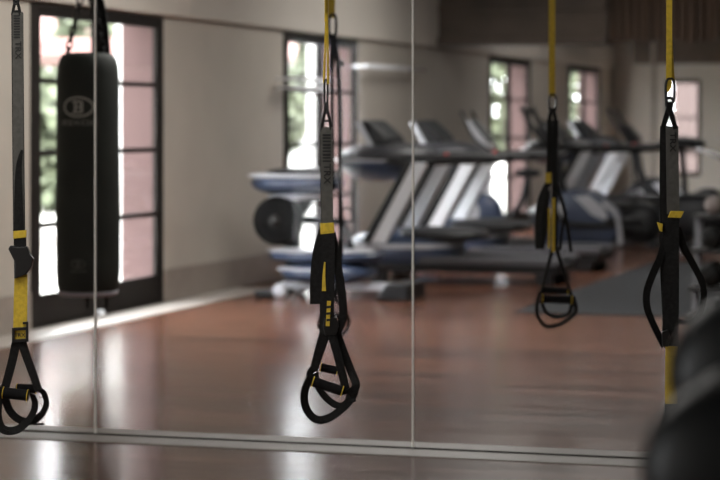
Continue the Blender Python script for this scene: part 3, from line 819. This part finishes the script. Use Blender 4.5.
# elliptical trainers
def elliptical(label, main, panel):
    r = thing('elliptical_trainer', label, 'elliptical trainer', (0, 0, 0), 'elliptical trainers')
    bm = bmesh.new(); xz_prism(bm, [(-.03, .12), (-.01, .38), (.17, .58), (.42, .65), (.68, .60), (.89, .40), (.94, .16), (.86, .04), (.08, .04)], -.2, .2, .05)
    h = loc_obj('drive_housing', bm, main, r, True)
    bm = bmesh.new(); xz_prism(bm, [(.44, .56), (.60, .58), (.79, .43), (.84, .28), (.64, .36)], -.212, .212, .01); loc_obj('housing_panel', bm, panel, h)
    bm = bmesh.new(); lathe(bm, [(.03, -.225), (.085, -.22), (.09, -.2), (.09, .2), (.085, .22), (.03, .225)], (.25, 0, .40), 'Y', 24); loc_obj('axle_cover', bm, panel, h, True)
    bm = bmesh.new(); tube(bm, smooth_path([(.30, 0, .55), (.20, 0, .9), (.14, 0, 1.16)]), .05, 12); loc_obj('console_post', bm, 'darkplastic', r, True)
    bm = bmesh.new(); xz_prism(bm, [(.0, 1.34), (.06, 1.36), (.25, 1.15), (.22, 1.08), (.12, 1.1)], -.17, .17, .02); c = loc_obj('console', bm, 'darkplastic', r)
    bm = bmesh.new(); xz_prism(bm, [(.07, 1.345), (.085, 1.355), (.245, 1.18), (.235, 1.16)], -.14, .14, .004); loc_obj('screen', bm, 'screen', c)
    for s in (-1, 1):
        bm = bmesh.new(); tube(bm, smooth_path([(.22, s*.24, .55), (.20, s*.27, .9), (.12, s*.28, 1.15), (-.05, s*.27, 1.38), (-.14, s*.25, 1.56)]), [.022]*12+[.03]*13, 10); loc_obj('swing_arm', bm, 'darkplastic', r, True)
        bm = bmesh.new(); tube(bm, smooth_path([(.22, s*.24, .52), (.35, s*.26, .28), (.9, s*.22, .24), (1.3, s*.2, .2)]), .028, 10); loc_obj('pedal_arm', bm, 'darkplastic', r, True)
        bm = bmesh.new(); pod(bm, (.98, s*.2, .30), .2, .085, .04, 3, 24, 8, 2.4); loc_obj('foot_pedal', bm, 'darkplastic', r, True)
    bm = bmesh.new(); pod(bm, (1.16, 0, .26), .24, .15, .24, 2.4, 28, 14, 2.3); loc_obj('rear_housing', bm, 'darkplastic', r, True)
    bm = bmesh.new(); tube(bm, smooth_path([(.78, -.27, .50), (.92, -.27, .38), (.965, -.27, .2), (.97, -.27, .03)]), .026, 10); loc_obj('support_tube', bm, 'silver', r, True)
    loc_obj('base_beam', B((-.4, -.06, .03), (1.35, .06, .09), .01), 'railgrey', r)
    for x in (-.42, 1.32): loc_obj('foot', B((x-.05, -.3, 0), (x+.05, .3, .07), .02), 'darkplastic', r)
    return r
el = elliptical('elliptical trainer with a big rounded blue housing behind the blurred right strap', 'bluegrey', 'silver')
el.location = (-5.45, 24.55, 0)
el2 = copy_tree(el); el2.location = (-5.5, 29.95, 0); el2['label'] = 'dark elliptical trainer farther back, left of the right suspension trainer'
for ch in el2.children:
    if ch.name.startswith('drive_housing'):
        ch.data = ch.data.copy(); ch.data.materials[0] = M['darkplastic']

# climber with an oval dark tray, right of the right trainer
cl = thing('step_climber', 'dark machine with an oval tray on a post, right of the right trainer', 'exercise machine', (-3.82, 24.4, 0))
bm = bmesh.new(); pod(bm, (.0, 0, 1.15), .27, .22, .085, 2.3, 28, 12, 1.9); t = loc_obj('tray', bm, 'darkplastic', cl, True)
bm = bmesh.new(); tube(bm, smooth_path([(.05, 0, .05), (.04, 0, .6), (.0, 0, 1.1)]), .035, 12); loc_obj('post', bm, 'darkplastic', cl, True)
bm = bmesh.new(); pod(bm, (.15, 0, .36), .34, .2, .26, 2.6, 28, 14, 2.4); loc_obj('housing', bm, 'darkplastic', cl, True)
for s in (-1, 1):
    bm = bmesh.new(); tube(bm, smooth_path([(.02, s*.15, 1.12), (.25, s*.25, 1.08), (.6, s*.25, .95)]), .018, 8); loc_obj('handrail', bm, 'chrome', cl, True)
    loc_obj('foot', B((-.2, s*.25-.04, 0), (.75, s*.25+.04, .06), .015), 'darkplastic', cl)
    bm = bmesh.new(); tube(bm, [(.3, s*.2, .2), (.62, s*.2, .3)], .02, 8); box(bm, (.52, s*.2-.06, .29), (.85, s*.2+.06, .33), .01); loc_obj('foot_pedal', bm, 'darkplastic', cl)
loc_obj('base_beam', B((-.15, -.3, .02), (-.05, .3, .1), .01), 'darkplastic', cl)

# ------------------------------------------------------------------ dumbbells and racks
def dumbbell(root, c, axis, rad, head, gap, m, local=False):
    ax = Vector(axis).normalized()
    c = Vector(c)
    for s in (-1, 1):
        A = c+ax*s*(gap/2); n = ax*s
        bm = bmesh.new()
        tube(bm, [A, A+n*head*.0001, A+n*head*.12, A+n*head*.3, A+n*head*.62, A+n*head*.86, A+n*head], [rad*q for q in (.55, .72, .92, 1, 1, .93, .72)], 32)
        h = obj('head', bm, M[m], root, smooth=True)
    bm = bmesh.new(); tube(bm, [c-ax*(gap/2+.01), c-ax*gap*.2, c+ax*gap*.2, c+ax*(gap/2+.01)], [.016, .019, .019, .016], 14)
    obj('handle', bm, M['chrome'], root, smooth=True)

c1 = P(754, 374, 3.0); c2 = P(743, 458, 2.65)
r1, r2 = .112, .103
rack = thing('dumbbell_rack', 'black two step dumbbell rack in the near right corner', 'rack', (.2, 2.9, 0))
s1, s2 = c1.z-r1, c2.z-r2
bm = B((c1.x-.05, c1.y-.10, s1-.03), (.75, c1.y+.36, s1), .004); obj('shelf', bm, M['steel'], rack)
bm = B((c2.x-.05, c2.y-.17, s2-.03), (.75, c2.y+.16, s2), .004); obj('shelf', bm, M['steel'], rack)
for x in (c1.x+.0, .68):
    obj('post', B((x, c1.y+.1, 0), (x+.06, c1.y+.16, s1-.03), .004), M['steel'], rack)
    obj('post', B((x, c2.y-.05, 0), (x+.06, c2.y+.01, s2-.03), .004), M['steel'], rack)
    obj('foot_bar', B((x, c2.y-.3, 0), (x+.06, c1.y+.4, .05), .004), M['steel'], rack)
d1 = thing('dumbbell', 'black round dumbbell blurred at the right edge, upper of the two', 'dumbbell', (c1.x, c1.y, s1), 'near dumbbells')
dumbbell(d1, c1+Vector((0, .10, 0)), (0, 1, 0), r1, .11, .12, 'dumb')
d2 = thing('dumbbell', 'black round dumbbell blurred in the bottom right corner, lower of the two', 'dumbbell', (c2.x, c2.y, s2), 'near dumbbells')
dumbbell(d2, c2+Vector((0, 0, 0)), (0, 1, 0), r2, .10, .11, 'dumb')

# rack of the reflected room, modelled behind the glass
ra = P(699, HOR, 15.7); ra.z = 0
rk = thing('dumbbell_rack', 'dark dumbbell rack behind the glass at the right edge', 'rack', ra)
x0, x1, y0 = ra.x-.06, ra.x+1.6, ra.y
for z, dy in ((.24, .0), (.50, .08), (.74, .16)):
    obj('shelf', B((x0, y0+dy-.12, z-.03), (x1, y0+dy+.16, z), .004), M['steel'], rk)
for x in (x0-.001, x1-.1):
    bm = bmesh.new(); prism(bm, [(x, y0+.0, 0), (x, y0+.07, 0), (x, y0+.30, .70), (x, y0+.23, .70)], 0, 0, (.05, 0, 0)); obj('post', bm, M['railgrey'], rk)
    obj('foot_bar', B((x, y0-.2, .0), (x+.05, y0+.4, .05), .004), M['steel'], rk)
names = [('bottom', .24, 0, .085, 'dumb'), ('middle', .50, .08, .08, 'dumb'), ('top', .74, .16, .065, 'plate')]
pos = ['leftmost', 'second from left', 'third from left']
for nm, z, dy, rr, mm in names:
    for k in range(2):
        x = x0+.15+k*.2; c = Vector((x, y0+dy+.02, z+rr))
        d = thing('dumbbell', '%s dumbbell on the %s shelf of the rack behind the glass' % (pos[k], nm), 'dumbbell', (x, c.y, z), 'dumbbells on the far rack')
        dumbbell(d, c, (0, 1, 0), rr, .075, .11, mm)

# ------------------------------------------------------------------ small fittings
def wall_rail(b0, b1, z, label):
    t = thing('wall_rail', label, 'rail', (AW, (b0+b1)/2, z), 'white rails on the window wall')
    bm = bmesh.new(); tube(bm, [(AW+.16, b0, z), (AW+.16, b1, z)], .022, 12); obj('bar', bm, M['white'], t, smooth=True)
    for b in (b0+.1, b1-.1):
        bm = bmesh.new(); tube(bm, [(AW, b, z), (AW+.16, b, z)], .012, 8); obj('bracket', bm, M['white'], t, smooth=True)
wall_rail(20.8, 23.0, 1.94, 'white rail on the bare wall crossing the glass joint')
wall_rail(18.5, 19.75, 1.77, 'white rail across the second doors, higher of two')
wall_rail(18.5, 19.75, 1.695, 'white rail across the second doors, lower of two')
q = P(101, 316, 15.9)
bm = bmesh.new(); lathe(bm, [(.02, 0), (.03, .004), (.033, .03), (.024, .05), (.008, .056)], (q.x, q.y, .0), seg=20)
tag(obj('door_stop', bm, M['white'], smooth=True), 'small white door stop on the floor below the punching bag', 'door stop')
